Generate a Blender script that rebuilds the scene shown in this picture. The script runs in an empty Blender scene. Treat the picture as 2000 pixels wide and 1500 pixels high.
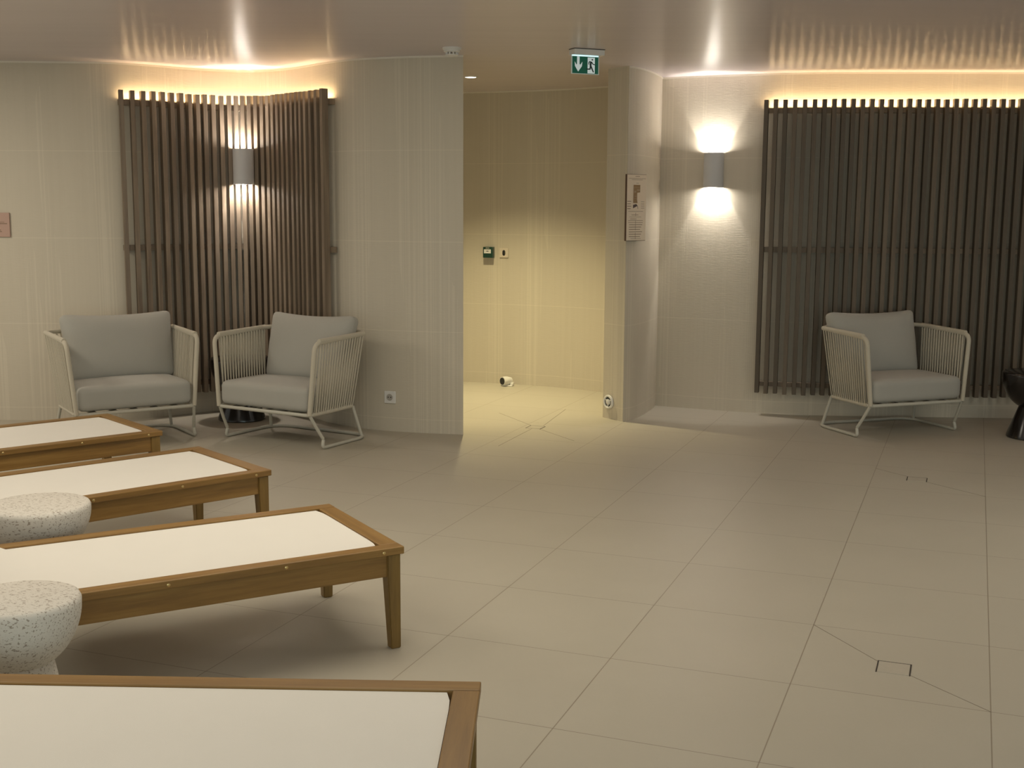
import bpy, bmesh, math, random
from math import pi, sin, cos, radians as R
from mathutils import Vector, Matrix

random.seed(7)
scene = bpy.context.scene
COL = scene.collection

# ------------------------------------------------------------------ camera
cam_data = bpy.data.cameras.new('camera')
cam_data.sensor_fit = 'HORIZONTAL'
cam_data.sensor_width = 36.0
cam_data.lens = 2371.0 / 2000.0 * 36.0
cam_data.clip_start = 0.05
cam = bpy.data.objects.new('camera', cam_data)
COL.objects.link(cam)
_p, _r = 0.14407, 0.00585
_f = Vector((0, cos(_p), -sin(_p)))
_u = Vector((0, sin(_p), cos(_p)))
_x = Vector((1, 0, 0))
_x2 = _x * cos(_r) + _u * sin(_r)
_u2 = -_x * sin(_r) + _u * cos(_r)
cam.matrix_world = Matrix((
    (_x2.x, _u2.x, -_f.x, 0.0),
    (_x2.y, _u2.y, -_f.y, 0.0),
    (_x2.z, _u2.z, -_f.z, 1.507),
    (0, 0, 0, 1)))
scene.camera = cam

# ------------------------------------------------------------------ world, lights, exposure
world = bpy.data.worlds.new('world')
scene.world = world
world.use_nodes = True
_bg = world.node_tree.nodes['Background']
_bg.inputs[0].default_value = (0.97, 0.95, 0.84, 1)
_bg.inputs[1].default_value = 0.47


def area_light(name, loc, rot, size, power, color, size_y=None):
    d = bpy.data.lights.new(name, 'AREA')
    d.energy = power
    d.color = color
    if size_y:
        d.shape = 'RECTANGLE'
        d.size = size
        d.size_y = size_y
    else:
        d.shape = 'DISK'
        d.size = size
    o = bpy.data.objects.new(name, d)
    o.location = loc
    o.rotation_euler = rot
    COL.objects.link(o)
    return o


WARM = (1.0, 0.91, 0.74)
# ceiling lamps of the pool hall, over and behind the viewpoint, plus an added left fill
area_light('ceiling_lamp_over_loungers', (-2.7, 3.9, 2.46), (0, 0, 0), 2.0, 22, WARM)
area_light('ceiling_lamp_centre', (-0.5, 4.5, 2.46), (0, 0, 0), 1.8, 30, WARM)
area_light('ceiling_lamp_right', (3.3, 4.8, 2.46), (0, 0, 0), 1.2, 25, (1.0, 0.95, 0.82))
area_light('ceiling_lamp_near', (-1.6, 1.2, 2.46), (0, 0, 0), 1.6, 11, WARM)
area_light('fill_left_corner', (-4.5, 6.5, 2.46), (0, 0, 0), 1.0, 44, WARM)  # added fill out of view, brightens the left wall, armchairs and far lounger
# added cool fill, unseen behind the viewpoint, for the fronts of near objects
area_light('cool_front_fill', (0.5, -1.2, 1.0), (R(90), 0, 0), 5.0, 44, (0.80, 1.0, 0.97), 1.5)

scene.view_settings.view_transform = 'Standard'
scene.view_settings.look = 'None'
scene.view_settings.gamma = 1.0
scene.view_settings.use_curve_mapping = False
scene.view_settings.exposure = 0.0

CEIL = 2.475

# ------------------------------------------------------------------ node helpers


class NB:
    """tiny node builder"""

    def __init__(self, name):
        self.m = bpy.data.materials.new(name)
        self.m.use_nodes = True
        self.t = self.m.node_tree
        self.b = self.t.nodes['Principled BSDF']

    def n(self, kind, **kw):
        o = self.t.nodes.new(kind)
        for k, v in kw.items():
            setattr(o, k, v)
        return o

    def l(self, a, b):
        self.t.links.new(a, b)

    def put(self, sock, v):
        if hasattr(v, 'is_linked') or isinstance(v, bpy.types.NodeSocket):
            self.l(v, sock)
        else:
            sock.default_value = v

    def math(self, op, a, b=0.0, c=0.0, clamp=False):
        o = self.n('ShaderNodeMath', operation=op, use_clamp=clamp)
        self.put(o.inputs[0], a)
        self.put(o.inputs[1], b)
        self.put(o.inputs[2], c)
        return o.outputs[0]

    def comb(self, x, y, z):
        o = self.n('ShaderNodeCombineXYZ')
        for i, v in enumerate((x, y, z)):
            self.put(o.inputs[i], v)
        return o.outputs[0]

    def sep(self, v):
        o = self.n('ShaderNodeSeparateXYZ')
        self.l(v, o.inputs[0])
        return o.outputs

    def noise(self, vec, scale, detail=3.0, rough=0.5):
        o = self.n('ShaderNodeTexNoise')
        self.l(vec, o.inputs['Vector'])
        o.inputs['Scale'].default_value = scale
        o.inputs['Detail'].default_value = detail
        o.inputs['Roughness'].default_value = rough
        return o.outputs[0]

    def ramp(self, v, stops):
        o = self.n('ShaderNodeValToRGB')
        self.l(v, o.inputs[0])
        e = o.color_ramp.elements
        while len(e) < len(stops):
            e.new(0.5)
        for i, (p, c) in enumerate(stops):
            e[i].position = p
            e[i].color = (*c, 1) if len(c) == 3 else c
        return o.outputs[0]

    def mix(self, f, a, b, blend='MIX'):
        o = self.n('ShaderNodeMix', data_type='RGBA', blend_type=blend)
        self.put(o.inputs[0], f)
        for s, v in ((o.inputs[6], a), (o.inputs[7], b)):
            if isinstance(v, tuple):
                s.default_value = (*v[:3], 1)
            else:
                self.l(v, s)
        return o.outputs[2]

    def bump(self, h, strength, dist):
        o = self.n('ShaderNodeBump')
        o.inputs['Strength'].default_value = strength
        o.inputs['Distance'].default_value = dist
        self.l(h, o.inputs['Height'])
        self.l(o.outputs[0], self.b.inputs['Normal'])

    def base(self, v):
        if isinstance(v, tuple):
            self.b.inputs['Base Color'].default_value = (*v[:3], 1)
        else:
            self.l(v, self.b.inputs['Base Color'])

    def obj(self):
        return self.n('ShaderNodeTexCoord').outputs['Object']

    def uv(self):
        return self.n('ShaderNodeTexCoord').outputs['UV']

    def rand(self):
        return self.n('ShaderNodeObjectInfo').outputs['Random']


def simple(name, color, rough=0.5, metal=0.0, emit=None, strength=0.0, spec=0.5, grain=0.0, gscale=200):
    q = NB(name)
    q.base(color)
    q.b.inputs['Roughness'].default_value = rough
    q.b.inputs['Metallic'].default_value = metal
    q.b.inputs['Specular IOR Level'].default_value = spec
    if emit:
        q.b.inputs['Emission Color'].default_value = (*emit, 1)
        q.b.inputs['Emission Strength'].default_value = strength
    if grain:
        nz = q.noise(q.obj(), gscale, 2)
        q.base(q.mix(nz, tuple(c * (1 - grain) for c in color), tuple(min(1, c * (1 + grain)) for c in color)))
    return q.m


# floor grid taken from the tile joints: 60 cm porcelain laid at -20.8 degrees
E1 = Vector((0.935, -0.3546, 0))
E2 = Vector((-0.3546, -0.935, 0))
ORG = Vector((0.28, 7.1635, 0))
TW = 0.6


def grid(i, j, z=0.0):
    p = ORG + (E1 * i + E2 * j) * TW
    return Vector((p.x, p.y, z))


def floor_material():
    q = NB('floor_porcelain')
    xyz = q.sep(q.obj())

    def axis(e):
        a = q.math('MULTIPLY', xyz[0], e.x / TW)
        b = q.math('MULTIPLY_ADD', xyz[1], e.y / TW, a)
        return q.math('ADD', b, -(ORG.x * e.x + ORG.y * e.y) / TW)
    u, v = axis(E1), axis(E2)
    mu = q.math('PINGPONG', q.math('ABSOLUTE', u), 0.5)
    mv = q.math('PINGPONG', q.math('ABSOLUTE', v), 0.5)
    ju = q.math('LESS_THAN', mu, 0.0032)
    jv = q.math('LESS_THAN', mv, 0.0024)
    cell = q.comb(q.math('FLOOR', u), q.math('FLOOR', v), 0.0)
    wn = q.n('ShaderNodeTexWhiteNoise')
    q.l(cell, wn.inputs['Vector'])
    nz = q.noise(q.obj(), 2.2, 5, 0.6)
    fine = q.noise(q.obj(), 90, 3, 0.6)
    c = q.mix(nz, (0.43, 0.397, 0.322), (0.50, 0.462, 0.382))
    c = q.mix(q.math('MULTIPLY', wn.outputs[0], 0.3), c, (0.44, 0.40, 0.33))
    c = q.mix(q.math('MULTIPLY', fine, 0.18), c, (0.40, 0.355, 0.29))
    c = q.mix(q.math('MULTIPLY', ju, 0.9), c, (0.27, 0.225, 0.17))
    c = q.mix(q.math('MULTIPLY', jv, 0.95), c, (0.22, 0.18, 0.135))
    q.base(c)
    q.b.inputs['Roughness'].default_value = 0.42
    q.b.inputs['Specular IOR Level'].default_value = 0.4
    q.bump(fine, 0.06, 0.002)
    return q.m


def wall_material(name, a, b):
    q = NB(name)
    uv = q.sep(q.uv())
    # vertical ridges of the ceramic: irregular 1-D noise along the wall, nearly constant in height
    rv = q.comb(q.math('MULTIPLY', uv[0], 26.0), q.math('MULTIPLY', uv[1], 0.35), 0.0)
    r1 = q.noise(rv, 1.0, 4, 0.65)
    rv2 = q.comb(q.math('MULTIPLY', uv[0], 95.0), q.math('MULTIPLY', uv[1], 0.9), 3.0)
    r2 = q.noise(rv2, 1.0, 2, 0.6)
    # sharper sparse ribs
    rn = q.noise(q.comb(q.math('MULTIPLY', uv[0], 34.0), q.math('MULTIPLY', uv[1], 0.03), 5.0), 1.0, 1, 0.5)
    rib = q.math('LESS_THAN', q.math('ABSOLUTE', q.math('SUBTRACT', rn, 0.5)), 0.028)
    keep = q.math('GREATER_THAN', q.noise(q.comb(q.math('MULTIPLY', uv[0], 3.1), q.math('MULTIPLY', uv[1], 0.16), 9.0), 1.0, 2), 0.5)
    rib = q.math('MULTIPLY', rib, keep)
    # fine horizontal crinkle
    hz = q.comb(q.math('MULTIPLY', uv[0], 16.0), q.math('MULTIPLY', uv[1], 130.0), 1.0)
    h1 = q.noise(hz, 1.0, 3, 0.6)
    # horizontal tile joints every 59.5 cm
    jz = q.math('PINGPONG', q.math('ABSOLUTE', q.math('MULTIPLY', q.math('SUBTRACT', uv[1], 0.092), 1 / 0.595)), 0.5)
    jt = q.math('LESS_THAN', jz, 0.0028)
    c = q.mix(r1, a, b)
    c = q.mix(q.math('MULTIPLY', rib, 0.22), c, tuple(min(1, x * 1.25) for x in b))
    c = q.mix(q.math('MULTIPLY', jt, 0.45), c, tuple(min(1, x * 1.3) for x in b))
    q.base(c)
    q.b.inputs['Roughness'].default_value = 0.5
    q.b.inputs['Specular IOR Level'].default_value = 0.35
    h = q.math('ADD', q.math('MULTIPLY', r1, 0.55), q.math('MULTIPLY', r2, 0.35))
    h = q.math('ADD', h, q.math('MULTIPLY', h1, 0.8))
    h = q.math('ADD', h, q.math('MULTIPLY', rib, 0.5))
    q.bump(h, 0.35, 0.003)
    return q.m


def wood_material(name, dark, mid, light, along='X', rough=0.5, rnd=0.25, scale=1.0):
    q = NB(name)
    o = q.sep(q.obj())
    s = {'X': (1.6, 26, 26), 'Z': (26, 26, 1.6), 'Y': (26, 1.6, 26)}[along]
    rn = q.math('MULTIPLY', q.rand(), 37.0)
    v = q.comb(*[q.math('MULTIPLY_ADD', o[i], s[i] * scale, rn) for i in range(3)])
    n1 = q.noise(v, 1.0, 6, 0.6)
    n2 = q.noise(v, 5.0, 3, 0.6)
    f = q.math('ADD', q.math('MULTIPLY', n1, 0.75), q.math('MULTIPLY', n2, 0.25))
    c = q.ramp(f, [(0.30, dark), (0.52, mid), (0.72, light)])
    c = q.mix(q.math('MULTIPLY', q.rand(), rnd), c, dark)
    q.base(c)
    q.b.inputs['Roughness'].default_value = rough
    q.bump(f, 0.15, 0.002)
    return q.m


def slat_material():
    q = NB('slat_wood')
    o = q.sep(q.obj())
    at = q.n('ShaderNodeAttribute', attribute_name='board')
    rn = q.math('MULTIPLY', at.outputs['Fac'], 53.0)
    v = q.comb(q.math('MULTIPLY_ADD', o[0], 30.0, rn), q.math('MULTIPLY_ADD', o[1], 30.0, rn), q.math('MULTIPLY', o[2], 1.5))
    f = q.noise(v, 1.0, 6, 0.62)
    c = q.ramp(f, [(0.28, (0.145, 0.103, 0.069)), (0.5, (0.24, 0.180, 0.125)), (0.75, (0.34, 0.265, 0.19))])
    c = q.mix(q.math('MULTIPLY', at.outputs['Fac'], 0.90), c, (0.068, 0.052, 0.034))  # screen tone: wood difference plus the screens' unequal lighting put into the colour
    q.base(c)
    q.b.inputs['Roughness'].default_value = 0.55
    q.bump(f, 0.12, 0.002)
    return q.m


def pitted_material():
    q = NB('pitted_stone')
    o = q.sep(q.obj())
    v = q.comb(q.math('MULTIPLY_ADD', o[1], 0.5, o[0]), o[1], q.math('MULTIPLY', o[2], 1.0))
    mp = q.n('ShaderNodeMapping')
    mp.inputs['Rotation'].default_value = (0.4, 0.5, 0.6)
    mp.inputs['Scale'].default_value = (1.0, 2.3, 2.0)
    q.l(v, mp.inputs[0])
    n1 = q.noise(mp.outputs[0], 78, 2, 0.6)
    n2 = q.noise(mp.outputs[0], 190, 2, 0.6)
    pit = q.math('GREATER_THAN', n1, 0.605)
    sm = q.math('GREATER_THAN', n2, 0.64)
    c = q.mix(q.noise(q.obj(), 9, 3), (0.62, 0.58, 0.52), (0.70, 0.665, 0.60))
    c = q.mix(q.math('MULTIPLY', sm, 0.35), c, (0.40, 0.34, 0.28))
    c = q.mix(q.math('MULTIPLY', pit, 0.8), c, (0.27, 0.22, 0.17))
    q.base(c)
    q.b.inputs['Roughness'].default_value = 0.7
    h = q.math('MULTIPLY', q.math('ADD', pit, q.math('MULTIPLY', sm, 0.4)), -1.0)
    q.bump(h, 0.5, 0.004)
    return q.m


def fabric(name, a, b, scale=420, bump=0.25):
    q = NB(name)
    nz = q.noise(q.obj(), scale, 2, 0.6)
    big = q.noise(q.obj(), 6, 3, 0.5)
    c = q.mix(q.math('ADD', q.math('MULTIPLY', nz, 0.6), q.math('MULTIPLY', big, 0.4)), a, b)
    q.base(c)
    q.b.inputs['Roughness'].default_value = 0.9
    q.b.inputs['Specular IOR Level'].default_value = 0.15
    q.b.inputs['Sheen Weight'].default_value = 0.15
    q.bump(nz, bump, 0.001)
    return q.m


def ceiling_material():
    q = NB('satin_stretch_ceiling')
    o = q.sep(q.obj())
    q.base((0.72, 0.64, 0.65))
    q.b.inputs['Roughness'].default_value = 0.25
    q.b.inputs['IOR'].default_value = 2.1
    q.b.inputs['Anisotropic'].default_value = 0.88
    q.b.inputs['Anisotropic Rotation'].default_value = 0.25
    tg = q.n('ShaderNodeTangent', direction_type='UV_MAP', uv_map='UVMap')
    q.l(tg.outputs[0], q.b.inputs['Tangent'])
    # the membrane is very slightly wavy across the room
    v = q.comb(q.math('MULTIPLY', o[0], 0.35), q.math('MULTIPLY', o[1], 3.0), 0.0)
    q.bump(q.noise(v, 1.0, 2, 0.5), 0.2, 0.02)
    return q.m


M = dict(
    floor=floor_material(),
    wall=wall_material('wall_ceramic', (0.54, 0.485, 0.39), (0.60, 0.545, 0.445)),
    ceiling=ceiling_material(),
    trim=simple('ceiling_trim', (0.72, 0.67, 0.58), 0.5),
    slat=slat_material(),
    teak=wood_material('oiled_teak', (0.155, 0.080, 0.020), (0.275, 0.150, 0.038), (0.38, 0.225, 0.066), 'X', 0.42, 0.35),
    teak_y=wood_material('oiled_teak_cross', (0.155, 0.080, 0.020), (0.275, 0.150, 0.038), (0.38, 0.225, 0.066), 'Y', 0.42, 0.35),
    teak_z=wood_material('oiled_teak_upright', (0.14, 0.080, 0.018), (0.24, 0.142, 0.034), (0.32, 0.20, 0.054), 'Z', 0.42, 0.3),
    sling=fabric('white_sling_mesh', (0.72, 0.69, 0.63), (0.80, 0.77, 0.71), 700, 0.2),
    cushion=fabric('grey_cushion_fabric', (0.355, 0.345, 0.31), (0.44, 0.427, 0.387), 520, 0.3),
    cord=fabric('cream_rope', (0.46, 0.42, 0.335), (0.58, 0.53, 0.43), 300, 0.3),
    metal=simple('cream_powder_coat', (0.50, 0.48, 0.41), 0.4),
    stone=pitted_material(),
    black=simple('black_glazed_ceramic', (0.010, 0.007, 0.006), 0.18, spec=0.6),
    brass=simple('brass_screw', (0.62, 0.45, 0.20), 0.3, 1.0),
    lamp=simple('grey_plaster_lamp', (0.55, 0.56, 0.57), 0.6),
    lampin=simple('lamp_interior_white', (0.85, 0.84, 0.80), 0.5),
    led=simple('led_tape', (1, 0.8, 0.5), 0.5, emit=(1.0, 0.72, 0.40), strength=92.0),
    white=simple('white_plastic', (0.72, 0.71, 0.68), 0.35),
    offwhite=simple('cream_plastic', (0.66, 0.58, 0.47), 0.4),
    dark=simple('dark_plastic', (0.02, 0.018, 0.015), 0.4),
    green=simple('green_call_point', (0.006, 0.045, 0.030), 0.35),
    lit_green=simple('exit_green', (0.0, 0.10, 0.06), 0.4, emit=(0.0, 0.10, 0.060), strength=0.20),
    lit_white=simple('exit_white', (0.7, 0.75, 0.75), 0.4, emit=(0.62, 0.75, 0.76), strength=0.33),
    lit_frame=simple('exit_acrylic', (0.55, 0.58, 0.55), 0.2, emit=(0.6, 0.75, 0.7), strength=0.10),
    cyan=simple('exit_led', (0.6, 0.9, 1.0), 0.4, emit=(0.55, 0.95, 1.0), strength=1.3),
    pict=simple('pictogram_green', (0.003, 0.03, 0.025), 0.5),
    lens=simple('downlight_lens', (1, 1, 1), 0.3, emit=(1.0, 0.93, 0.78), strength=14.0),
    paper=simple('plan_board', (0.78, 0.67, 0.53), 0.5),
    board_edge=simple('board_dark_edge', (0.10, 0.055, 0.035), 0.5),
    ink=simple('brown_ink', (0.20, 0.13, 0.08), 0.6),
    inklight=simple('pale_ink', (0.40, 0.30, 0.20), 0.6),
    planfill=simple('plan_fill', (0.30, 0.19, 0.09), 0.6, grain=0.35, gscale=150),
    plandark=simple('plan_dark', (0.09, 0.06, 0.055), 0.6),
    pink=simple('pink_plaque', (0.47, 0.31, 0.25), 0.5),
    gap=simple('dark_joint', (0.045, 0.035, 0.027), 0.8),
    joint=simple('mitre_joint', (0.25, 0.21, 0.16), 0.8),
    tile=simple('drain_tile', (0.44, 0.40, 0.33), 0.42, grain=0.06, gscale=60),
)

# ------------------------------------------------------------------ mesh helpers


def finish(name, bm, mat, parent=None, smooth=False, angle=35, mats=None):
    bmesh.ops.recalc_face_normals(bm, faces=bm.faces)
    me = bpy.data.meshes.new(name)
    bm.to_mesh(me)
    bm.free()
    for m in (mats or [mat]):
        me.materials.append(m)
    if smooth:
        me.polygons.foreach_set('use_smooth', [True] * len(me.polygons))
        me.set_sharp_from_angle(angle=R(angle))
    o = bpy.data.objects.new(name, me)
    COL.objects.link(o)
    if parent is not None:
        o.parent = parent
    return o


def empty(name, loc, rz=0.0):
    o = bpy.data.objects.new(name, None)
    o.location = loc
    o.rotation_euler = (0, 0, rz)
    o.empty_display_size = 0.1
    COL.objects.link(o)
    return o


def tag(o, label, cat, group=None, kind=None):
    o['label'] = label
    o['category'] = cat
    if group:
        o['group'] = group
    if kind:
        o['kind'] = kind
    return o


def structure(o, label=None):
    o['kind'] = 'structure'
    if label:
        o['label'] = label
    return o


def box(bm, c, s, mat=None, bev=0.0):
    """axis box centre c, size s, optional transform and bevel"""
    r = bmesh.ops.create_cube(bm, size=1.0)
    vs = r['verts']
    for v in vs:
        v.co = Vector((c[0] + v.co.x * s[0], c[1] + v.co.y * s[1], c[2] + v.co.z * s[2]))
    if bev:
        es = list({e for v in vs for e in v.link_edges})
        rb = bmesh.ops.bevel(bm, geom=es, offset=bev, segments=2, affect='EDGES', profile=0.5)
        vs = list({v for f in rb['faces'] for v in f.verts} | {v for v in vs if v.is_valid})
    if mat is not None:
        bmesh.ops.transform(bm, matrix=mat, verts=vs)
    return vs


def tube(bm, pts, r, seg=10, closed=False, caps=True):
    pts = [Vector(p) for p in pts]
    n = len(pts)
    rings = []
    up = None
    for i, p in enumerate(pts):
        if closed:
            t = (pts[(i + 1) % n] - pts[i - 1]).normalized()
        else:
            t = (pts[min(i + 1, n - 1)] - pts[max(i - 1, 0)]).normalized()
        if up is None:
            a = Vector((0, 0, 1)) if abs(t.z) < 0.9 else Vector((1, 0, 0))
            up = (a - t * a.dot(t)).normalized()
        else:
            up = (up - t * up.dot(t)).normalized()
        s = t.cross(up)
        rr = r[i] if isinstance(r, (list, tuple)) else r
        rings.append([bm.verts.new(p + (up * cos(2 * pi * k / seg) + s * sin(2 * pi * k / seg)) * rr) for k in range(seg)])
    m = n if closed else n - 1
    for i in range(m):
        a, b = rings[i], rings[(i + 1) % n]
        for k in range(seg):
            bm.faces.new((a[k], a[(k + 1) % seg], b[(k + 1) % seg], b[k]))
    if caps and not closed:
        bm.faces.new(rings[0])
        bm.faces.new(rings[-1][::-1])


def lathe(bm, prof, seg=48):
    rings = []
    for (r, z) in prof:
        if r < 1e-6:
            rings.append([bm.verts.new((0, 0, z))])
        else:
            rings.append([bm.verts.new((r * cos(2 * pi * k / seg), r * sin(2 * pi * k / seg), z)) for k in range(seg)])
    for a, b in zip(rings, rings[1:]):
        for k in range(seg):
            k2 = (k + 1) % seg
            if len(a) == 1 and len(b) == 1:
                continue
            if len(a) == 1:
                bm.faces.new((a[0], b[k], b[k2]))
            elif len(b) == 1:
                bm.faces.new((a[k], a[k2], b[0]))
            else:
                bm.faces.new((a[k], a[k2], b[k2], b[k]))


def fillet(pts, rad, n=6, closed=False):
    """round the corners of a polyline; rad: number or list per point"""
    pts = [Vector(p) for p in pts]
    out = []
    N = len(pts)
    for i, p in enumerate(pts):
        r = rad[i] if isinstance(rad, (list, tuple)) else rad
        if (not closed and i in (0, N - 1)) or r <= 0:
            out.append(p)
            continue
        a, b = pts[i - 1], pts[(i + 1) % N]
        da, db = (a - p), (b - p)
        d = min(r, da.length * 0.49, db.length * 0.49)
        s, e = p + da.normalized() * d, p + db.normalized() * d
        for k in range(n + 1):
            t = k / n
            out.append(s * (1 - t) ** 2 + p * (2 * t * (1 - t)) + e * t * t)
    return out


def catmull(P, n=8):
    P = [Vector((p[0], p[1])) for p in P]
    P = [2 * P[0] - P[1]] + P + [2 * P[-1] - P[-2]]
    out = []
    for i in range(1, len(P) - 2):
        a, b, c, d = P[i - 1:i + 3]
        for k in range(n):
            t = k / n
            out.append(0.5 * ((2 * b) + (c - a) * t + (2 * a - 5 * b + 4 * c - d) * t * t + (3 * b - a - 3 * c + d) * t ** 3))
    out.append(P[-2])
    return out


class Arc:
    """a wall line in plan, addressed by arc length; off > 0 goes into the room"""

    def __init__(self, P):
        self.P = P
        self.L = [0.0]
        for a, b in zip(P, P[1:]):
            self.L.append(self.L[-1] + (b - a).length)

    def pt(self, t):
        L = self.L
        t = max(0.0, min(t, L[-1] - 1e-6))
        lo = 0
        hi = len(L) - 1
        while hi - lo > 1:
            m = (lo + hi) // 2
            if L[m] <= t:
                lo = m
            else:
                hi = m
        f = (t - L[lo]) / (L[hi] - L[lo])
        return self.P[lo].lerp(self.P[hi], f)

    def at(self, t, off=0.0):
        q = (self.pt(t + 0.04) - self.pt(t - 0.04)).normalized()
        nrm = Vector((q.y, -q.x))
        p = self.pt(t) + nrm * off
        return p, q, nrm


# ------------------------------------------------------------------ setting
bm = bmesh.new()
box(bm, (0, 5, -0.05), (16, 16, 0.10))
floor = structure(finish('floor', bm, M['floor']))

bm = bmesh.new()
box(bm, (0, 5, CEIL + 0.05), (16, 16, 0.10))
uvl = bm.loops.layers.uv.new('UVMap')
for fc in bm.faces:
    for lp in fc.loops:
        lp[uvl].uv = (lp.vert.co.x, lp.vert.co.y)
structure(finish('ceiling', bm, M['ceiling']))


def wall_mass(name, plan, mat):
    """closed plan polygon extruded to the ceiling, with u along the wall and v in height"""
    bm = bmesh.new()
    uvl = bm.loops.layers.uv.new('UVMap')
    n = len(plan)
    lo = [bm.verts.new((p[0], p[1], 0)) for p in plan]
    hi = [bm.verts.new((p[0], p[1], CEIL)) for p in plan]
    u = 0.0
    for i in range(n):
        j = (i + 1) % n
        d = (Vector(plan[j][:2]) - Vector(plan[i][:2])).length
        f = bm.faces.new((lo[i], lo[j], hi[j], hi[i]))
        for lp, c in zip(f.loops, ((u, 0), (u + d, 0), (u + d, CEIL), (u, CEIL))):
            lp[uvl].uv = c
        u += d
    return structure(finish(name, bm, mat, smooth=True, angle=28))


LEFT = catmull([(-6, 8.5), (-4.5, 8.47), (-3.5, 8.47), (-3.16, 8.48), (-2.82, 8.50), (-2.63, 8.57), (-2.44, 8.71),
                (-2.23, 8.88), (-1.97, 8.98), (-1.70, 8.90), (-1.46, 8.66), (-1.28, 8.44), (-1.03, 8.22),
                (-.68, 8.08), (-.325, 8.01)])
RIGHT = catmull([(1.11, 9.28), (1.3, 9.18), (1.5, 9.09), (1.77, 8.98), (2.1, 8.885), (2.5, 8.84), (3.0, 8.815),
                 (3.6, 8.79), (4.6, 8.76), (6, 8.76)])
COLUMN = catmull([(.792, 8.545), (.875, 8.645), (.96, 8.82), (1.02, 8.98), (1.075, 9.14), (1.11, 9.28)])
ALCOVE = catmull([(-3.2, 11.3), (-1.6, 10.86), (-.9, 10.66), (-.42, 10.52), (-.12, 10.43), (.29, 10.26), (.52, 10.12),
                  (.755, 9.94), (1.0, 9.72), (1.25, 9.5)])
ARC_L, ARC_R = Arc(LEFT), Arc(RIGHT)

wall_mass('wall_left', LEFT + [Vector(p) for p in ((-.345, 8.17), (-.9, 8.42), (-1.35, 8.85), (-1.65, 9.2), (-2.1, 9.35), (-6, 9.35))], M['wall'])
wall_mass('wall_right', [Vector((.662, 8.725))] + COLUMN[:-1] + RIGHT + [Vector(p) for p in ((6, 9.6), (1.2, 9.6), (.98, 9.45), (.82, 9.05))], M['wall'])
wall_mass('wall_back', ALCOVE + [Vector(p) for p in ((1.5, 11.6), (-3.2, 11.6))], M['wall'])


def trim_line(name, pts, off=0.004, h=0.012):
    """pale shadow-gap profile where the wall meets the ceiling"""
    a = Arc(pts)
    bm = bmesh.new()
    n = max(8, int(a.L[-1] / 0.06))
    rows = []
    for i in range(n + 1):
        t = a.L[-1] * i / n
        p0, q, nr = a.at(t, off)
        p1 = a.pt(t) - nr * 0.004
        rows.append([bm.verts.new((p.x, p.y, z)) for p, z in ((p1, CEIL), (p0, CEIL), (p0, CEIL - h), (p1, CEIL - h))])
    for r0, r1 in zip(rows, rows[1:]):
        for k in range(4):
            bm.faces.new((r0[k], r0[(k + 1) % 4], r1[(k + 1) % 4], r1[k]))
    bm.faces.new(rows[0])
    bm.faces.new(rows[-1][::-1])
    return structure(finish(name, bm, M['trim'], smooth=True))


trim_line('trim_1', LEFT)
trim_line('trim_2', COLUMN)
trim_line('trim_3', RIGHT)
trim_line('trim_4', ALCOVE)

# ------------------------------------------------------------------ slatted wooden screens with LED tape


def sweep(bm, arc, t0, t1, offs, zs, step=0.05):
    """rectangular bar following the wall line"""
    n = max(2, int((t1 - t0) / step))
    rows = []
    for i in range(n + 1):
        t = t0 + (t1 - t0) * i / n
        a = arc.at(t, offs[0])[0]
        b = arc.at(t, offs[1])[0]
        rows.append([bm.verts.new((p.x, p.y, z)) for p, z in ((a, zs[0]), (b, zs[0]), (b, zs[1]), (a, zs[1]))])
    for r0, r1 in zip(rows, rows[1:]):
        for k in range(4):
            bm.faces.new((r0[k], r0[(k + 1) % 4], r1[(k + 1) % 4], r1[k]))
    bm.faces.new(rows[0])
    bm.faces.new(rows[-1][::-1])


def slat_screen(name, arc, t0, pitch, count, ztop, label, tone):
    mid = arc.at(t0 + pitch * count / 2, 0.05)[0]
    root = empty(name, (mid.x, mid.y, 0))
    tag(root, label, 'wall screen', 'slatted wooden wall screens')
    inv = Matrix.Translation((-mid.x, -mid.y, 0))
    bm = bmesh.new()
    lay = bm.faces.layers.float.new('board')
    for i in range(count):
        p, q, nr = arc.at(t0 + pitch * i, 0.0)
        rot = Matrix(((q.x, nr.x, 0, p.x), (q.y, nr.y, 0, p.y), (0, 0, 1, 0), (0, 0, 0, 1)))
        nf = len(bm.faces)
        zt = ztop + random.uniform(-0.003, 0.003)
        zb = 0.165 + random.uniform(-0.004, 0.004)
        box(bm, (0, 0.081, (zt + zb) / 2), (0.030, 0.050, zt - zb), rot, 0.0015)
        bm.faces.ensure_lookup_table()
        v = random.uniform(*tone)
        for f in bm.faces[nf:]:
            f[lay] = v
    bm.transform(inv)
    finish('slats', bm, M['slat'], root)
    for z0, z1 in ((2.188, 2.226), (1.198, 1.236), (0.214, 0.246)):
        bm = bmesh.new()
        sweep(bm, arc, t0 - 0.016, t0 + pitch * (count - 1) + 0.03, (0.012, 0.056), (z0, z1))
        bm.transform(inv)
        finish('rail', bm, M['slat'], root)
    bm = bmesh.new()
    sweep(bm, arc, t0, t0 + (count - 1) * pitch, (0.028, 0.040), (2.2262, 2.2285))
    bm.transform(inv)
    led = finish('led_strip', bm, M['led'], root)
    for f in led.data.polygons:
        f.material_index = 0 if f.normal.z > 0.5 else 1
    led.data.materials.append(M['white'])
    led['label'] = 'glowing warm LED strip on the top rail'
    return root


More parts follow.
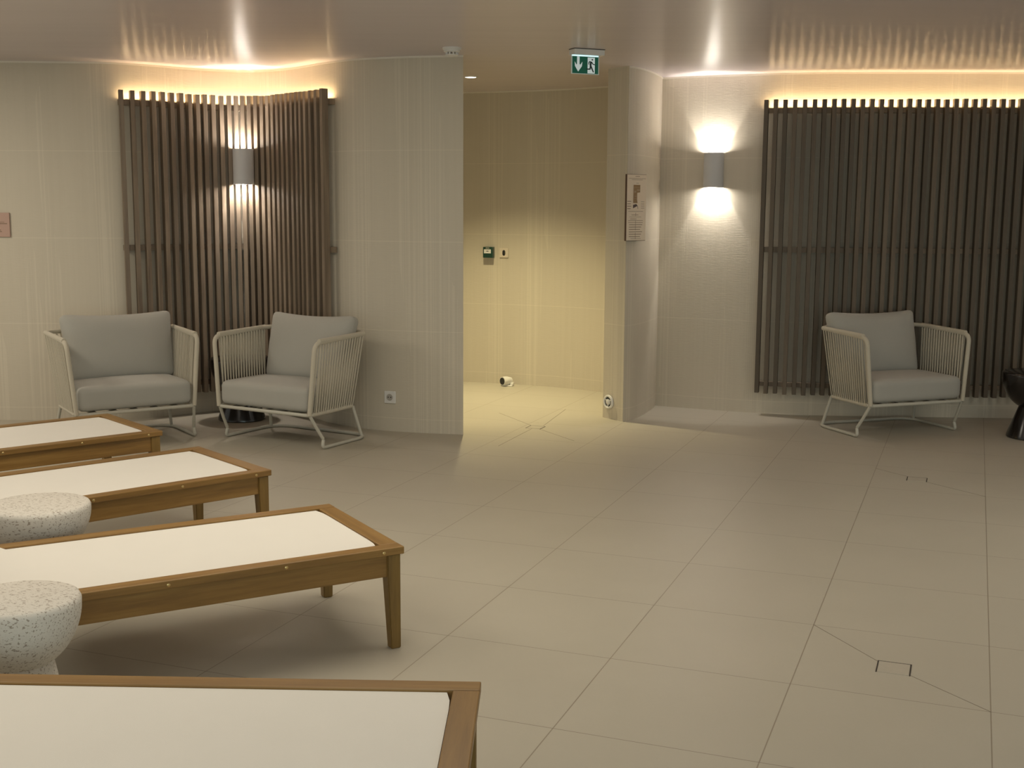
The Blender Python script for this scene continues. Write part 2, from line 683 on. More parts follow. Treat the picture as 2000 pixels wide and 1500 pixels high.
slat_screen('slat_screen', ARC_L, 3.30, 0.0647, 30, 2.287,
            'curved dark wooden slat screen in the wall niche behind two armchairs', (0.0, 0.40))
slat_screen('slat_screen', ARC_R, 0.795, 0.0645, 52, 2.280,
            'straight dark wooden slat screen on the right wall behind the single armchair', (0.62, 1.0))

# ------------------------------------------------------------------ wall lamps (half-round, light up and down)


def wall_lamp(pos, rz, label, power):
    root = empty('wall_lamp', pos, rz)
    tag(root, label, 'wall lamp', 'half-round wall lamps')
    # local: x along wall, -y into the room, z up; origin at lamp centre on its back
    H, W, D, T = 0.126, 0.074, 0.088, 0.004

    def outline(w, d, n=20):
        return [(w * cos(pi * k / n), -d * sin(pi * k / n)) for k in range(n + 1)]
    bm = bmesh.new()
    o, i = outline(W, D), outline(W - T, D - T)
    rings = []
    for pts, z in ((o, -H), (o, H), (i, H), (i, -H)):
        rings.append([bm.verts.new((x, y, z)) for x, y in pts])
    for a in range(4):
        b = (a + 1) % 4
        for k in range(len(o) - 1):
            bm.faces.new((rings[a][k], rings[a][k + 1], rings[b][k + 1], rings[b][k]))
    finish('shade', bm, M['lamp'], root, smooth=True, angle=40)
    bm = bmesh.new()
    box(bm, (0, 0.003, 0), (W * 1.98, 0.006, 2 * H - 0.002))
    finish('back_plate', bm, M['lampin'], root)
    bm = bmesh.new()
    box(bm, (0, -0.040, 0), (0.050, 0.030, 0.008), None, 0.002)
    box(bm, (0, -0.014, 0), (0.014, 0.028, 0.006))
    finish('lamp_holder', bm, M['lampin'], root)
    for s in (1, -1):
        d = bpy.data.lights.new('wall_lamp_led', 'POINT')
        d.energy = power
        d.color = (1.0, 0.93, 0.84)
        d.shadow_soft_size = 0.010
        lo = bpy.data.objects.new('wall_lamp_led', d)
        lo.location = (0, -0.040, s * 0.020)
        lo.parent = root
        COL.objects.link(lo)
        d = bpy.data.lights.new('wall_lamp_beam', 'SPOT')
        d.energy = power * 1.9
        d.color = (1.0, 0.93, 0.86)
        d.spot_size = R(66)
        d.spot_blend = 0.12
        d.shadow_soft_size = 0.006
        lo = bpy.data.objects.new('wall_lamp_beam', d)
        lo.location = (0, -0.045, s * 0.012)
        lo.rotation_euler = (R(12) if s < 0 else pi - R(12), 0, 0)
        lo.parent = root
        COL.objects.link(lo)
        d = bpy.data.lights.new('wall_lamp_glow', 'AREA')
        d.shape = 'ELLIPSE'
        d.size, d.size_y = 0.12, 0.06
        d.energy = power * 0.40
        d.color = (1.0, 0.93, 0.84)
        lo = bpy.data.objects.new('wall_lamp_glow', d)
        lo.location = (0, -0.042, s * (H - 0.010))
        lo.rotation_euler = (pi if s > 0 else 0, 0, 0)
        lo.parent = root
        COL.objects.link(lo)
    return root


p, q, nr = ARC_R.at(0.415, 0.008)
wall_lamp((p.x, p.y, 1.790), math.atan2(q.y, q.x), 'pale grey half-round wall lamp on bare wall beside the right screen', 8.0)
p, q, nr = ARC_L.at(4.21, 0.112)
wall_lamp((p.x, p.y, 1.788), math.atan2(q.y, q.x), 'pale grey half-round wall lamp mounted on the curved slat screen', 8.0)

# ------------------------------------------------------------------ alcove downlight and smoke detector
root = empty('downlight', (-0.322, 9.31, CEIL))
tag(root, 'small round recessed downlight glowing in the ceiling of the passage', 'downlight')
bm = bmesh.new()
lathe(bm, [(0.040, 0.0), (0.040, -0.004), (0.046, -0.006), (0.052, -0.004), (0.052, 0.0)], 32)
finish('ring', bm, M['white'], root, smooth=True)
bm = bmesh.new()
lathe(bm, [(0.0, -0.003), (0.041, -0.003), (0.041, 0.0)], 32)
finish('lens', bm, M['lens'], root)
d = bpy.data.lights.new('downlight_beam', 'SPOT')
d.energy = 305
d.color = (1.0, 0.86, 0.50)
d.spot_size = R(102)
d.spot_blend = 1.0
d.shadow_soft_size = 0.035
lo = bpy.data.objects.new('downlight_beam', d)
lo.location = (0, 0, -0.015)
lo.parent = root
COL.objects.link(lo)

root = empty('smoke_detector', (-0.380, 7.644, CEIL))
tag(root, 'round white smoke detector on the ceiling edge left of the passage', 'smoke detector')
bm = bmesh.new()
lathe(bm, [(0, 0), (0.058, 0), (0.058, -0.010), (0.054, -0.014), (0, -0.014)], 32)
finish('base', bm, M['white'], root, smooth=True)
bm = bmesh.new()
lathe(bm, [(0.050, -0.014), (0.050, -0.024), (0.042, -0.030), (0, -0.030)], 32)
for k in range(10):
    a = 2 * pi * k / 10
    box(bm, (0.036 * cos(a), 0.036 * sin(a), -0.036), (0.008, 0.008, 0.014))
lathe(bm, [(0.040, -0.042), (0.040, -0.047), (0.022, -0.054), (0, -0.055)], 32)
finish('sensor_head', bm, M['white'], root, smooth=True, angle=40)

# ------------------------------------------------------------------ exit sign
root = empty('exit_sign', (0.450, 7.690, CEIL), R(22))
tag(root, 'green illuminated emergency exit sign hanging from the ceiling', 'exit sign')
bm = bmesh.new()
box(bm, (0.0, 0, -0.020), (0.205, 0.082, 0.034), None, 0.003)
finish('housing', bm, M['white'], root)
bm = bmesh.new()
box(bm, (0.0, 0, -0.0015), (0.208, 0.085, 0.003))
finish('ceiling_gasket', bm, M['dark'], root)
bm = bmesh.new()
box(bm, (-0.012, 0.0, -0.039), (0.176, 0.012, 0.006))
finish('led_bar', bm, M['cyan'], root)
px, pz0, pz1, pw = -0.012, -0.150, -0.042, 0.094   # acrylic pane
bm = bmesh.new()
box(bm, (px, 0, (pz0 + pz1) / 2), (2 * pw, 0.006, pz1 - pz0))
pane = finish('sign_pane', bm, M['lit_frame'], root)


def flat(bm, pts, y=-0.0036):
    bm.faces.new([bm.verts.new((x, y, z)) for x, z in pts])


def face(name, polys, mat, y, parent, thick=0.0):
    bm = bmesh.new()
    for P in polys:
        flat(bm, P, y)
    return finish(name, bm, mat, parent)


gx0, gx1, gz0, gz1 = px - pw + 0.006, px + pw - 0.006, pz0 + 0.004, pz1 - 0.003
face('green_field', [[(gx0, gz0), (gx1, gz0), (gx1, gz1), (gx0, gz1)]], M['lit_green'], -0.0040, pane)
W_, H_ = gx1 - gx0, gz1 - gz0


def S(u, v):
    return (gx0 + u * W_, gz0 + v * H_)


face('arrow', [[S(.175, 1.0), S(.275, 1.0), S(.275, .56), S(.175, .56)],
               [S(.085, .70), S(.16, .50), S(.225, .40), S(.225, .10), S(.10, .42)],
               [S(.385, .70), S(.365, .42), S(.225, .10), S(.225, .40), S(.30, .50)],
               [S(.175, .56), S(.275, .56), S(.30, .50), S(.225, .40), S(.16, .50)]], M['lit_white'], -0.0044, pane)
face('doorway', [[S(.585, .02), S(.865, .02), S(.865, .97), S(.585, .97)]], M['lit_white'], -0.0044, pane)


def limb(a, b, w):
    a, b = Vector(a), Vector(b)
    d = (b - a).normalized()
    n = Vector((-d.y, d.x)) * w
    return [tuple(a + n), tuple(a - n), tuple(b - n), tuple(b + n)]


def SV(u, v):
    return Vector(S(u, v))


man = [[tuple(SV(.765, .84) + Vector((cos(k * pi / 6), sin(k * pi / 6))) * 0.0050) for k in range(12)],
       limb(SV(.715, .73), SV(.695, .48), 0.0062),
       limb(SV(.69, .74), SV(.635, .68), 0.0030), limb(SV(.638, .70), SV(.625, .55), 0.0028),
       limb(SV(.735, .71), SV(.79, .58), 0.0030), limb(SV(.785, .585), SV(.868, .55), 0.0026),
       limb(SV(.70, .50), SV(.68, .27), 0.0042), limb(SV(.695, .28), SV(.545, .27), 0.0036),
       limb(SV(.70, .50), SV(.765, .27), 0.0044), limb(SV(.762, .28), SV(.815, .10), 0.0040)]
face('running_figure', man, M['pict'], -0.0048, pane)

# ------------------------------------------------------------------ plan board on the column
a2, b2 = Vector((.778, 8.524)), Vector((.928, 8.672))
dirv = (b2 - a2)
wid = 0.212
rz = math.atan2(dirv.y, dirv.x)
root = empty('plan_board', (a2.x + 0.004, a2.y - 0.004, 1.283), rz)
tag(root, 'tall narrow cream plan board with floor map on the column', 'sign board')
bm = bmesh.new()
box(bm, (wid / 2, 0, 0.23), (wid, 0.014, 0.46))
finish('board', bm, M['board_edge'], root)
brd = 0.0
face('printed_face', [[(0.003, 0.003), (wid, 0.003), (wid, 0.458), (0.003, 0.458)]], M['paper'], -0.0075, root)


def bars(name, rows, mat, y, parent):
    for x0, x1, z, h in rows:
        face(name, [[(x0, z - h / 2), (x1, z - h / 2), (x1, z + h / 2), (x0, z + h / 2)]], mat, y, parent)


rows = [(0.09, 0.14, 0.446, 0.003), (0.02, 0.205, 0.432, 0.002), (0.05, 0.17, 0.423, 0.002), (0.10, 0.13, 0.40, 0.002),
        (0.02, 0.18, 0.205, 0.0022), (0.055, 0.13, 0.18, 0.003), (0.03, 0.16, 0.166, 0.002), (0.04, 0.11, 0.152, 0.003),
        (0.02, 0.18, 0.141, 0.0026), (0.02, 0.18, 0.127, 0.0026), (0.05, 0.16, 0.016, 0.002)]
for k in range(4):
    rows += [(0.008, 0.05 - 0.006 * (k % 2), 0.274 - 0.017 * k, 0.004), (0.155, 0.193, 0.272 - 0.015 * k, 0.0025)]
for k in range(6):
    rows.append((0.03, 0.175 - 0.012 * (k % 3), 0.112 - 0.0165 * k, 0.0036))
bars('text_line', rows, M['ink'], -0.0082, root)
bars('dividing_line', [(0.0985, 0.1015, 0.184, 0.024), (0.0985, 0.1015, 0.108, 0.070), (0.0985, 0.1015, 0.035, 0.045)], M['ink'], -0.0084, root)
face('floor_map', [[(0.072, 0.388), (0.145, 0.388), (0.145, 0.337), (0.113, 0.333), (0.113, 0.285), (0.118, 0.262), (0.07, 0.262)]],
     M['planfill'], -0.0082, root)
face('map_marker', [[(0.07, 0.250), (0.105, 0.256), (0.12, 0.243), (0.07, 0.226)], [(0.117, 0.243), (0.121, 0.243), (0.126, 0.222), (0.122, 0.222)]],
     M['plandark'], -0.0082, root)
bars('map_room', [(0.075, 0.142, 0.37, 0.002), (0.11, 0.14, 0.352, 0.010), (0.08, 0.10, 0.34, 0.012), (0.085, 0.11, 0.31, 0.004),
                   (0.075, 0.11, 0.293, 0.002)], M['inklight'], -0.0086, root)

# pink plaque on the far left wall
root = empty('wall_plaque', (-3.478, 8.462, 1.288))
tag(root, 'small pink rectangular plaque on the far left wall', 'sign board')
bm = bmesh.new()
box(bm, (-0.105, 0, 0.083), (0.21, 0.012, 0.166), None, 0.0015)
finish('plate', bm, M['pink'], root)
bars('text_line', [(-0.17, -0.016, 0.091, 0.005), (-0.15, -0.035, 0.101, 0.003), (-0.13, -0.062, 0.047, 0.005), (-0.13, -0.055, 0.036, 0.005),
                       (-0.13, -0.08, 0.12, 0.008)], M['ink'], -0.0066, root)

# ------------------------------------------------------------------ small devices on the walls


def plate(name, arc_pt, z, s, mat, label, cat):
    p, q, nr = arc_pt
    root = empty(name, (p.x, p.y, z), math.atan2(q.y, q.x))
    tag(root, label, cat)
    return root


# socket beside the second armchair
A_L = ARC_L


def nearest(arc, xy):
    best = min((((arc.pt(arc.L[-1] * k / 4000) - Vector(xy)).length, arc.L[-1] * k / 4000) for k in range(4001)))
    return best[1]


ts = nearest(ARC_L, (-0.822, 8.13))
root = plate('wall_socket', ARC_L.at(ts, 0.0), 0.234, 0.08, None, 'square white wall socket low on the wall right of the armchair', 'socket')
bm = bmesh.new()
box(bm, (0, -0.005, 0), (0.084, 0.010, 0.084), None, 0.003)
finish('cover_plate', bm, M['white'], root)
bm = bmesh.new()
lathe(bm, [(0, 0.0), (0.021, 0.0), (0.021, 0.002), (0.023, 0.004), (0, 0.004)], 24)
bm.transform(Matrix.Translation((0, -0.010, 0)) @ Matrix.Rotation(R(90), 4, 'X'))
finish('outlet', bm, simple('socket_grey', (0.40, 0.37, 0.33), 0.5), root, smooth=True)
bm = bmesh.new()
for s in (-1, 1):
    tube(bm, [(s * 0.0095, -0.0135, 0), (s * 0.0095, -0.0155, 0)], 0.004, 10)
finish('pin_hole', bm, M['dark'], root)

ARC_A = Arc(ALCOVE)
tg = nearest(ARC_A, (-0.198, 10.455))
root = plate('call_point', ARC_A.at(tg, 0.0), 1.130, 0.087, None, 'green emergency door release box on the passage wall', 'call point')
bm = bmesh.new()
box(bm, (0, -0.026, 0), (0.088, 0.052, 0.092), None, 0.004)
finish('housing', bm, M['green'], root)
face('window', [[(-0.034, -0.008), (0.028, -0.008), (0.028, 0.026), (-0.034, 0.026)]], M['white'], -0.0526, root)
face('window_mark', [[(-0.020, 0.010), (-0.003, 0.006), (0.015, 0.010), (-0.003, 0.014)]], M['dark'], -0.0532, root)
bars('lettering_bar', [(-0.018, 0.014, 0.037, 0.005)], M['offwhite'], -0.0528, root)

tb = nearest(ARC_A, (-0.072, 10.415))
root = plate('exit_button', ARC_A.at(tb, 0.0), 1.127, 0.08, None, 'square cream switch plate with dark oval next to the green box', 'switch')
bm = bmesh.new()
box(bm, (0, -0.005, 0), (0.080, 0.010, 0.080), None, 0.002)
finish('cover_plate', bm, M['offwhite'], root)
bm = bmesh.new()
tube(bm, [(0, 0, -0.024), (0, 0, -0.021), (0, 0, -0.012), (0, 0, 0.012), (0, 0, 0.021), (0, 0, 0.024)],
     [0.004, 0.009, 0.0135, 0.0135, 0.009, 0.004], 16)
bm.transform(Matrix.Diagonal((1, 0.4, 1, 1)))
bm.transform(Matrix.Translation((0, -0.010, 0)))
finish('button', bm, M['dark'], root, smooth=True)

# round inlet on the narrow column face
cdir = Vector((.792 - .662, 8.545 - 8.725))
crz = math.atan2(cdir.y, cdir.x)
root = empty('vacuum_inlet', (.7035 - 0.0025, 8.667 - 0.0018, 0.124), crz)
tag(root, 'round chrome wall inlet low on the narrow side of the column', 'wall inlet')
to_wall = Matrix.Rotation(R(90), 4, 'X')
bm = bmesh.new()
lathe(bm, [(0.036, 0.0), (0.036, 0.012), (0.042, 0.016), (0.048, 0.014), (0.051, 0.008), (0.051, 0.0)], 32)
bm.transform(to_wall)
finish('rim', bm, M['white'], root, smooth=True)
bm = bmesh.new()
lathe(bm, [(0.0, 0.003), (0.037, 0.003), (0.037, 0.0)], 32)
bm.transform(to_wall)
finish('dark_recess', bm, M['dark'], root)
bm = bmesh.new()
lathe(bm, [(0.0, 0.016), (0.016, 0.015), (0.022, 0.010), (0.022, 0.002)], 24)
for k in range(3):
    a = k * 2 * pi / 3 + 0.5
    box(bm, (0, 0, 0), (0.03, 0.008, 0.008), Matrix.Rotation(a, 4, 'Z') @ Matrix.Translation((0.026, 0, 0.008)))
bm.transform(to_wall)
finish('flap', bm, M['white'], root, smooth=True, angle=40)

# small white device with a black lens on the passage floor
root = empty('floor_camera', (-0.050, 10.275, 0.0), R(-14))
tag(root, 'small white camera with round black lens on the passage floor', 'camera')
bm = bmesh.new()
tube(bm, fillet([(-0.022, -0.045, 0.046), (0.004, -0.010, 0.046), (0.03, 0.03, 0.042)], 0.01, 3), [0.037, 0.038, 0.038, 0.037, 0.036, 0.030], 24)
box(bm, (0.012, 0.0, 0.006), (0.095, 0.07, 0.012), None, 0.004)
box(bm, (0.050, 0.01, 0.020), (0.030, 0.04, 0.026), None, 0.006)
finish('body', bm, M['white'], root, smooth=True, angle=40)
bm = bmesh.new()
tube(bm, [(-0.0215, -0.0445, 0.046), (-0.0235, -0.0475, 0.046)], 0.030, 24)
finish('lens', bm, M['dark'], root)

# ------------------------------------------------------------------ floor drains with mitred tile cuts


def drain(name, c, half, mitres, label):
    """c: centre in tile coordinates; square inset tile with open joints on the far and side edges"""
    o = grid(*c)
    rz = math.atan2(E1.y, E1.x)
    root = empty(name, o, rz)
    tag(root, label, 'floor drain', 'tile-covered floor drains')
    bm = bmesh.new()
    box(bm, (0, 0, 0.0006), (2 * half - 0.006, 2 * half - 0.004, 0.0012))
    finish('cover_tile', bm, M['tile'], root)
    bm = bmesh.new()
    box(bm, (0, half, 0.0007), (2 * half + 0.004, 0.0036, 0.0014))
    for s in (-1, 1):
        box(bm, (s * half, 0, 0.0007), (0.004, 2 * half, 0.0014))
    finish('open_joint', bm, M['gap'], root)
    for (a, b) in mitres:
        pa, pb = grid(*a) - o, grid(*b) - o
        rot = Matrix.Rotation(-rz, 3, 'Z')
        pa, pb = rot @ pa, rot @ pb
        d = pb - pa
        bm = bmesh.new()
        box(bm, (0, 0, 0.0004), (d.length, 0.0024, 0.0008),
            Matrix.Translation((pa + pb) / 2) @ Matrix.Rotation(math.atan2(d.y, d.x), 4, 'Z'))
        finish('mitre_cut', bm, M['joint'], root)
    return root


drain('floor_drain', (3.503, 4.565), 0.053, [((3.0, 4.0), (3.415, 4.49)), ((3.593, 4.64), (4.0, 5.0))],
      'square tile-covered drain in the foreground floor at lower right')
drain('floor_drain', (3.40, -0.50), 0.053, [((3.0, -0.86), (3.33, -0.58)), ((3.48, -0.42), (4.0, 0.0))],
      'square tile-covered drain in the floor before the right armchair')
drain('floor_drain', (-0.85, -1.70), 0.053, [((-1.60, -2.46), (-0.93, -1.79)), ((-0.77, -1.61), (-0.18, -1.08)),
                                            ((-0.93, -3.05), (-0.80, -1.84)), ((-0.86, -1.6), (-0.84, -0.5))],
      'square tile-covered drain in the bright floor of the passage')

# ------------------------------------------------------------------ armchairs


def rbox(bm, sx, sy, sz, rad, n=14, puff=(0.0, 0.0), fn=None):
    """soft rounded cushion block, centre at the origin"""
    vs = []
    r = bmesh.ops.create_cube(bm, size=2.0)
    bmesh.ops.subdivide_edges(bm, edges=bm.edges[:], cuts=n, use_grid_fill=True)
    hx, hy, hz = sx / 2, sy / 2, sz / 2
    for v in bm.verts:
        x, y, z = v.co
        # spread grid so that vertices gather near the edges
        f = lambda t: sin(t * pi / 2) * 0.45 + t * 0.55
        p = Vector((f(x) * hx, f(y) * hy, f(z) * hz))
        q = Vector((max(-hx + rad, min(hx - rad, p.x)), max(-hy + rad, min(hy - rad, p.y)), max(-hz + rad, min(hz - rad, p.z))))
        d = p - q
        if d.length > 1e-9:
            m = max(abs(d.x), abs(d.y), abs(d.z))
            p = q + d.normalized() * min(rad, d.length if d.length < rad else rad)
        v.co = p
        if fn:
            v.co = fn(v.co.copy())


def make_chair():
    root = empty('rope_armchair', (0, 0, 0))
    # local: x to the viewer's right, y to the back, frame front at y = 0
    zf = 0.225
    # seat frame
    bm = bmesh.new()
    tube(bm, fillet([(-.37, 0, zf), (.37, 0, zf), (.355, .48, zf), (-.355, .48, zf)], [.03, .03, .07, .07], 5, True), 0.0115, 10, True)
    finish('seat_frame', bm, M['metal'], root, smooth=True)
    # floor runner with the back rail
    zr = 0.0125
    bm = bmesh.new()
    run = fillet([(-.398, .10, zr + .05), (-.402, .085, zr), (-.40, .59, zr), (.40, .59, zr), (.402, .085, zr), (.398, .10, zr + .05)],
                 [0, .05, .15, .15, .05, 0], 9)
    tube(bm, run, 0.0105, 10)
    finish('floor_runner', bm, M['metal'], root, smooth=True)
    for s in (-1, 1):
        bm = bmesh.new()
        tube(bm, [(s * .37, .005, zf), (s * .385, .052, .14), (s * .398, .098, zr + .055)], 0.0105, 10)
        finish('leg', bm, M['metal'], root, smooth=True)
        bm = bmesh.new()
        tube(bm, [(s * .352, .465, zf), (s * .3865, .517, zr)], 0.0105, 10)
        finish('leg', bm, M['metal'], root, smooth=True)
    # arm and back hoop
    za = 0.685
    bm = bmesh.new()
    hoop = fillet([(-.372, .0, zf), (-.412, .015, za - .01), (-.415, .565, za + .012), (.415, .565, za + .012), (.412, .015, za - .01), (.372, .0, zf)],
                  [0, .055, .12, .12, .055, 0], 7)
    tube(bm, hoop, 0.0145, 12)
    finish('arm_hoop', bm, M['cord'], root, smooth=True)
    # rope webbing

    def lerp3(a, b, t):
        return Vector(a).lerp(Vector(b), t)

    def webbing(top, bot, n, outward):
        bm = bmesh.new()
        out = Vector(outward)
        for i in range(n):
            for lay, sh in ((0.0075, 0.5), (-0.0075, -0.5)):
                t = (i + 0.5) / n
                tb = min(1.0, max(0.0, t + sh / n))
                a, b = top(t) + out * lay, bot(tb) + out * lay
                m = a.lerp(b, 0.5) + out * lay * 0.15
                tube(bm, [a, m, b], 0.0048, 6, caps=False)
        # each rope turns over both rails
        for f, rr in ((top, 0.0155), (bot, 0.0135)):
            tube(bm, [f(t / 12) for t in range(13)], rr, 10)
        return finish('rope_webbing', bm, M['cord'], root, smooth=True, angle=60)
    for s in (-1, 1):
        webbing(lambda t, s=s: lerp3((s * .413, .055, za), (s * .415, .51, za + .011), t),
                lambda t, s=s: lerp3((s * .369, .035, zf), (s * .358, .445, zf), t), 17, (s * 0.995, 0, -0.1))
    webbing(lambda t: lerp3((-.35, .565, za + .012), (.35, .565, za + .012), t),
            lambda t: lerp3((-.31, .48, zf), (.31, .48, zf), t), 24, (0, 0.97, -0.25))
    # support slats under the seat
    bm = bmesh.new()
    for k in range(5):
        x = -.26 + .13 * k
        box(bm, (x, .24, zf), (.045, .46, .006))
    finish('seat_support', bm, M['metal'], root)
    # seat cushion
    bm = bmesh.new()

    def seat(p):
        u, v = p.x / .35, p.y / .25
        crown = max(0.0, 1 - u * u) * max(0.0, 1 - v * v)
        if p.z > 0:
            p.z += 0.016 * crown
        p.x *= 1.0 - 0.025 * (p.y / .25)
        return p
    rbox(bm, .705, .505, .155, .040, 16, fn=seat)
    bm.transform(Matrix.Translation((0, .245, .316)))
    finish('seat_cushion', bm, M['cushion'], root, smooth=True, angle=80)
    # back cushion: pillow with drawn-out corners, leaning on the back
    bm = bmesh.new()

    def pillow(p):
        u, v = p.x / .33, p.z / .225
        e = max(0.0, 1 - abs(u) ** 3.0) * max(0.0, 1 - abs(v) ** 3.0)
        p.y *= 0.40 + 0.75 * e ** 0.55
        # edges draw in between the corners
        p.x *= 1.0 - 0.045 * (1 - v * v) - 0.07 * max(0.0, -v)
        p.z *= 1.0 - 0.095 * (1 - u * u) if p.z > 0 else 1.0
        return p
    rbox(bm, .665, .17, .45, .045, 18, fn=pillow)
    bm.transform(Matrix.Rotation(R(-16), 4, 'X'))
    pl = finish('back_cushion', bm, M['cushion'], root, smooth=True, angle=80)
    pl.location = (0, .455, .590)
    return root


def children(o):
    return [c for c in bpy.data.objects if c.parent == o]


def copy_tree(o, parent=None):
    c = o.copy()
    COL.objects.link(c)
    c.parent = parent
    for ch in children(o):
        copy_tree(ch, c)
    return c


chair0 = make_chair()
CH = [((-2.372, 7.578), 34.0, 'grey-cushioned rope armchair at far left, facing right, behind the loungers'),
      ((-1.576, 7.590), -29.6, 'grey-cushioned rope armchair beside the wall socket, facing left'),
      ((2.716, 8.035), 20.0, 'grey-cushioned rope armchair standing alone in front of the right slat screen')]
for k, (xy, ang, lab) in enumerate(CH):
    c = chair0 if k == 0 else copy_tree(chair0)
    c.location = (xy[0], xy[1], 0)
    c.rotation_euler = (0, 0, R(ang))
    tag(c, lab, 'armchair', 'cream rope armchairs')
    # the loose back cushions lie a little differently in each chair
    for ch in children(c):
        if ch.name.startswith('back_cushion'):
            ch.location.x = (0.035, 0.02, -0.038)[k]
            ch.scale.x = (1.10, 1.04, 1.07)[k]

# ------------------------------------------------------------------ mushroom side tables


def mushroom(name, xy, Rb, h, rb, neck, zneck, mat, label, group):
    root = empty(name, (xy[0], xy[1], 0))
    tag(root, label, 'side table', group)
    bm = bmesh.new()
    prof = [(0, h), (Rb - 0.014, h), (Rb - 0.005, h - 0.004), (Rb, h - 0.014)]
    zb = zneck
    dz = h - 0.022 - zb
    a_end = math.acos(neck * 0.8 / Rb)
    for k in range(17):
        a = a_end * k / 16
        prof.append((Rb * cos(a), h - 0.022 - dz * sin(a)))
    prof.append((0, h - 0.022 - dz * sin(a_end)))
    lathe(bm, prof, 64)
    finish('bowl_top', bm, mat, root, smooth=True, angle=50)
    bm = bmesh.new()
    lathe(bm, [(0, 0), (rb - 0.006, 0), (rb, 0.006), (rb * 0.99, 0.02), (neck, zneck + 0.045), (0, zneck + 0.045)], 64)
    finish('pedestal', bm, mat, root, smooth=True, angle=50)
    return root


CREAM = 'pitted cream stone side tables'
mushroom('side_table', (-1.350, 3.205), 0.165, 0.445, 0.130, 0.082, 0.235, M['stone'],
         'cream pitted stone side table between the nearest and second lounger', CREAM)
mushroom('side_table', (-1.725, 4.315), 0.183, 0.432, 0.135, 0.082, 0.235, M['stone'],
         'cream pitted stone side table between the second and third lounger', CREAM)
BLK = 'glossy black mushroom side tables'
mushroom('side_table', (-1.930, 8.560), 0.215, 0.445, 0.166, 0.090, 0.185, M['black'],
         'glossy black mushroom side table between the two armchairs', BLK)
mushroom('side_table', (3.500, 8.030), 0.215, 0.445, 0.166, 0.090, 0.185, M['black'],
         'glossy black mushroom side table cut by the right edge of the photo', BLK)

# ------------------------------------------------------------------ sun loungers


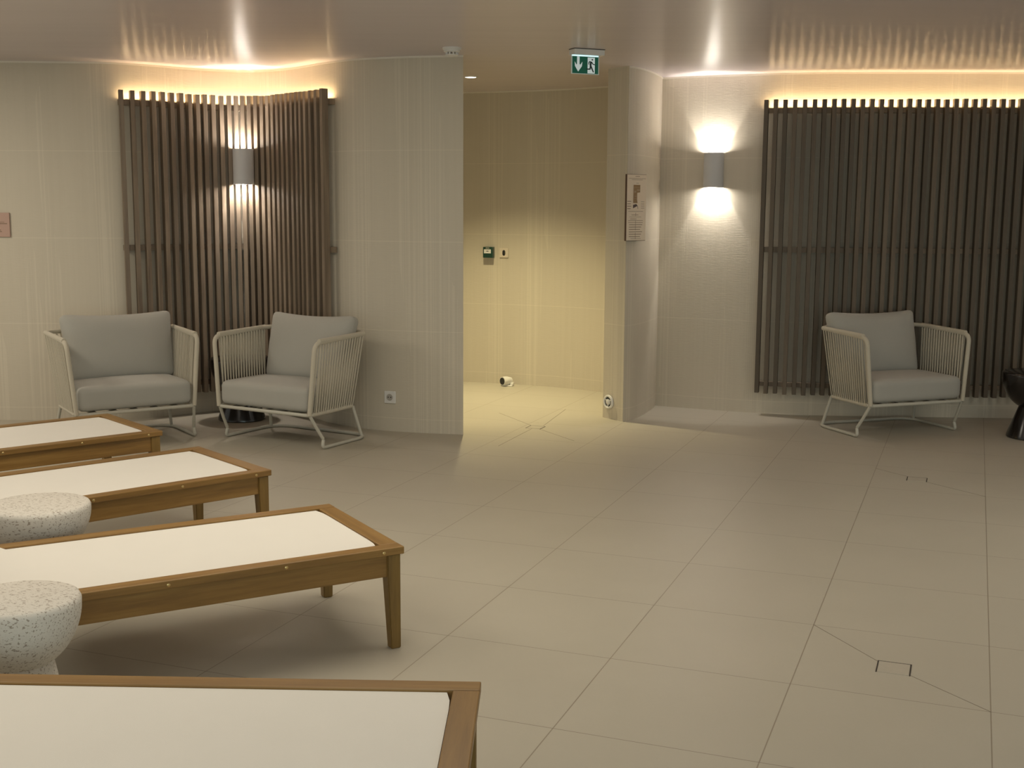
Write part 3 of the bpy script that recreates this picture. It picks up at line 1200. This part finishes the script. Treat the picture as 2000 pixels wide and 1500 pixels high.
def make_lounger(L=1.98, hinge=1.185, lift=26, W=0.69, zt=0.362):
    root = empty('sun_lounger', (0, 0, 0))
    # local: foot end at x = 0, head towards -x, y across
    rw, rt = 0.056, 0.026

    def bx(name, c, s, mat, bev=0.003, parent=root):
        bm = bmesh.new()
        box(bm, (0, 0, 0), s, None, bev)
        o = finish(name, bm, mat, parent)
        o.location = c
        return o
    for s in (-1, 1):
        bx('side_rail', (-L / 2 - 0.0, s * (W / 2 - rw / 2), zt - rt / 2), (L, rw, rt), M['teak'])
        bx('apron', (-L / 2, s * (W / 2 - 0.029), zt - rt - 0.0395), (L - 0.11, 0.022, 0.079), M['teak'])
    for x in (-0.0325, -L + 0.0325):
        bx('end_rail', (x, 0, zt - rt / 2 - 0.0003), (0.065, W - 2 * rw - 0.001, rt - 0.0006), M['teak_y'])
        sx = -0.029 if x > -0.1 else -L + 0.029
        bx('apron', (sx, 0, zt - rt - 0.0395), (0.022, W - 0.11, 0.079), M['teak_y'])
    # tapered legs
    for lx in (-0.010, -L + 0.010):
        for s in (-1, 1):
            ex, ey = lx, s * (W / 2 - 0.010)       # outer corner
            dx = -1 if lx > -0.1 else 1
            bm = bmesh.new()
            t0, t1 = 0.048, 0.036
            zz = zt - rt
            quads = []
            for z, t in ((0.0, t1), (zz - 0.079, t0), (zz, t0)):
                quads.append([bm.verts.new((ex + dx * a * t, ey - s * b * t, z)) for a, b in ((0, 0), (1, 0), (1, 1), (0, 1))])
            for a, b in zip(quads, quads[1:]):
                for k in range(4):
                    bm.faces.new((a[k], a[(k + 1) % 4], b[(k + 1) % 4], b[k]))
            bm.faces.new(quads[0])
            bm.faces.new(quads[-1])
            bmesh.ops.recalc_face_normals(bm, faces=bm.faces)
            bmesh.ops.bevel(bm, geom=[e for e in bm.edges], offset=0.003, segments=2, affect='EDGES')
            finish('leg', bm, M['teak_z'], root)
    # sling: flat seat part, slight sag, rising backrest
    lf = R(lift)
    back_len = L - hinge - 0.05
    iy = W / 2 - rw - 0.002
    bm = bmesh.new()
    st = []
    for i in range(13):
        st.append((-0.067 - (hinge - 0.067) * i / 12, 0.0))
    for i in range(1, 9):
        d = back_len * i / 8
        st.append((-hinge - d * cos(lf), d * sin(lf)))
    ny = 12
    rows = []
    for i, (x, z) in enumerate(st):
        edge = 0.004 if i == 0 else 0.0
        row = []
        for j in range(ny + 1):
            v = -1 + 2 * j / ny
            y = v * iy
            sag = -0.006 * (1 - v * v) * min(1, i / 3)
            xx = x
            if i == 0 and j in (0, ny):
                xx -= 0.012
            if i == 0 and j in (1, ny - 1):
                xx -= 0.002
            row.append(Vector((xx, y, zt - 0.006 + z + sag)))
        rows.append(row)
    top = [[bm.verts.new(p) for p in r] for r in rows]
    low = [[bm.verts.new(p + Vector((0, 0, -0.008))) for p in r] for r in rows]
    for i in range(len(st) - 1):
        for j in range(ny):
            bm.faces.new((top[i][j], top[i][j + 1], top[i + 1][j + 1], top[i + 1][j]))
            bm.faces.new((low[i][j], low[i + 1][j], low[i + 1][j + 1], low[i][j + 1]))
        for j in (0, ny):
            bm.faces.new((top[i][j], top[i + 1][j], low[i + 1][j], low[i][j]))
    for i in (0, len(st) - 1):
        for j in range(ny):
            bm.faces.new((top[i][j], top[i][j + 1], low[i][j + 1], low[i][j]))
    finish('sling', bm, M['sling'], root, smooth=True, angle=50)
    # raised backrest frame
    br = bpy.data.objects.new('backrest_frame', bpy.data.meshes.new('backrest_frame'))
    bpy.data.objects.remove(br)
    bm = bmesh.new()
    for s in (-1, 1):
        box(bm, (-back_len / 2, s * (iy - 0.022), 0.0), (back_len, 0.044, 0.026), None, 0.003)
    box(bm, (-back_len + 0.03, 0, 0.0), (0.06, 2 * iy - 0.09, 0.026), None, 0.003)
    bm.transform(Matrix.Translation((-hinge, 0, zt - 0.018)) @ Matrix.Rotation(lf, 4, 'Y') @ Matrix.Translation((0, 0, -0.008)))
    finish('backrest_frame', bm, M['teak'], root)
    # brass screws along both side rails
    for s in (-1, 1):
        for x in (-0.075, -0.42, -0.80, -1.18, -1.60):
            bm = bmesh.new()
            lathe(bm, [(0, 0.0022), (0.0035, 0.002), (0.0058, 0.0006), (0.0058, -0.002)], 14)
            bm.transform(Matrix.Translation((x, s * (W / 2), zt - rt / 2 - 0.001)) @ Matrix.Rotation(R(-90 * s), 4, 'X'))
            finish('screw', bm, M['brass'], root, smooth=True)
    return root


l0 = make_lounger()


def foot_corner(o, corner, ang, W=0.69):
    """put the near foot corner of a lounger at a floor position"""
    a = R(ang)
    yx = Vector((-sin(a), cos(a)))
    p = Vector(corner) + yx * (W / 2)
    o.location = (p.x, p.y, 0)
    o.rotation_euler = (0, 0, a)


LG = [((-0.364, 4.020), 30.0, 'white sling wooden lounger, second from the front, with both foot legs in view'),
      ((-1.054, 5.225), 41.0, 'white sling wooden lounger, third from the front, behind the far stone table'),
      ((-1.796, 6.145), 41.0, 'white sling wooden lounger furthest back, in front of the left armchair')]
for k, (c, ang, lab) in enumerate(LG):
    o = l0 if k == 0 else copy_tree(l0)
    foot_corner(o, c, ang)
    tag(o, lab, 'sun lounger', 'teak sun loungers')
# the nearest lounger: its far foot corner is the one in view
o = copy_tree(l0)
a = R(-1.6)
p = Vector((-0.071, 2.831)) - Vector((-sin(a), cos(a))) * 0.345
o.location = (p.x, p.y, 0)
o.rotation_euler = (0, 0, a)
tag(o, 'white sling wooden lounger nearest the viewer, cut by the bottom edge', 'sun lounger', 'teak sun loungers')
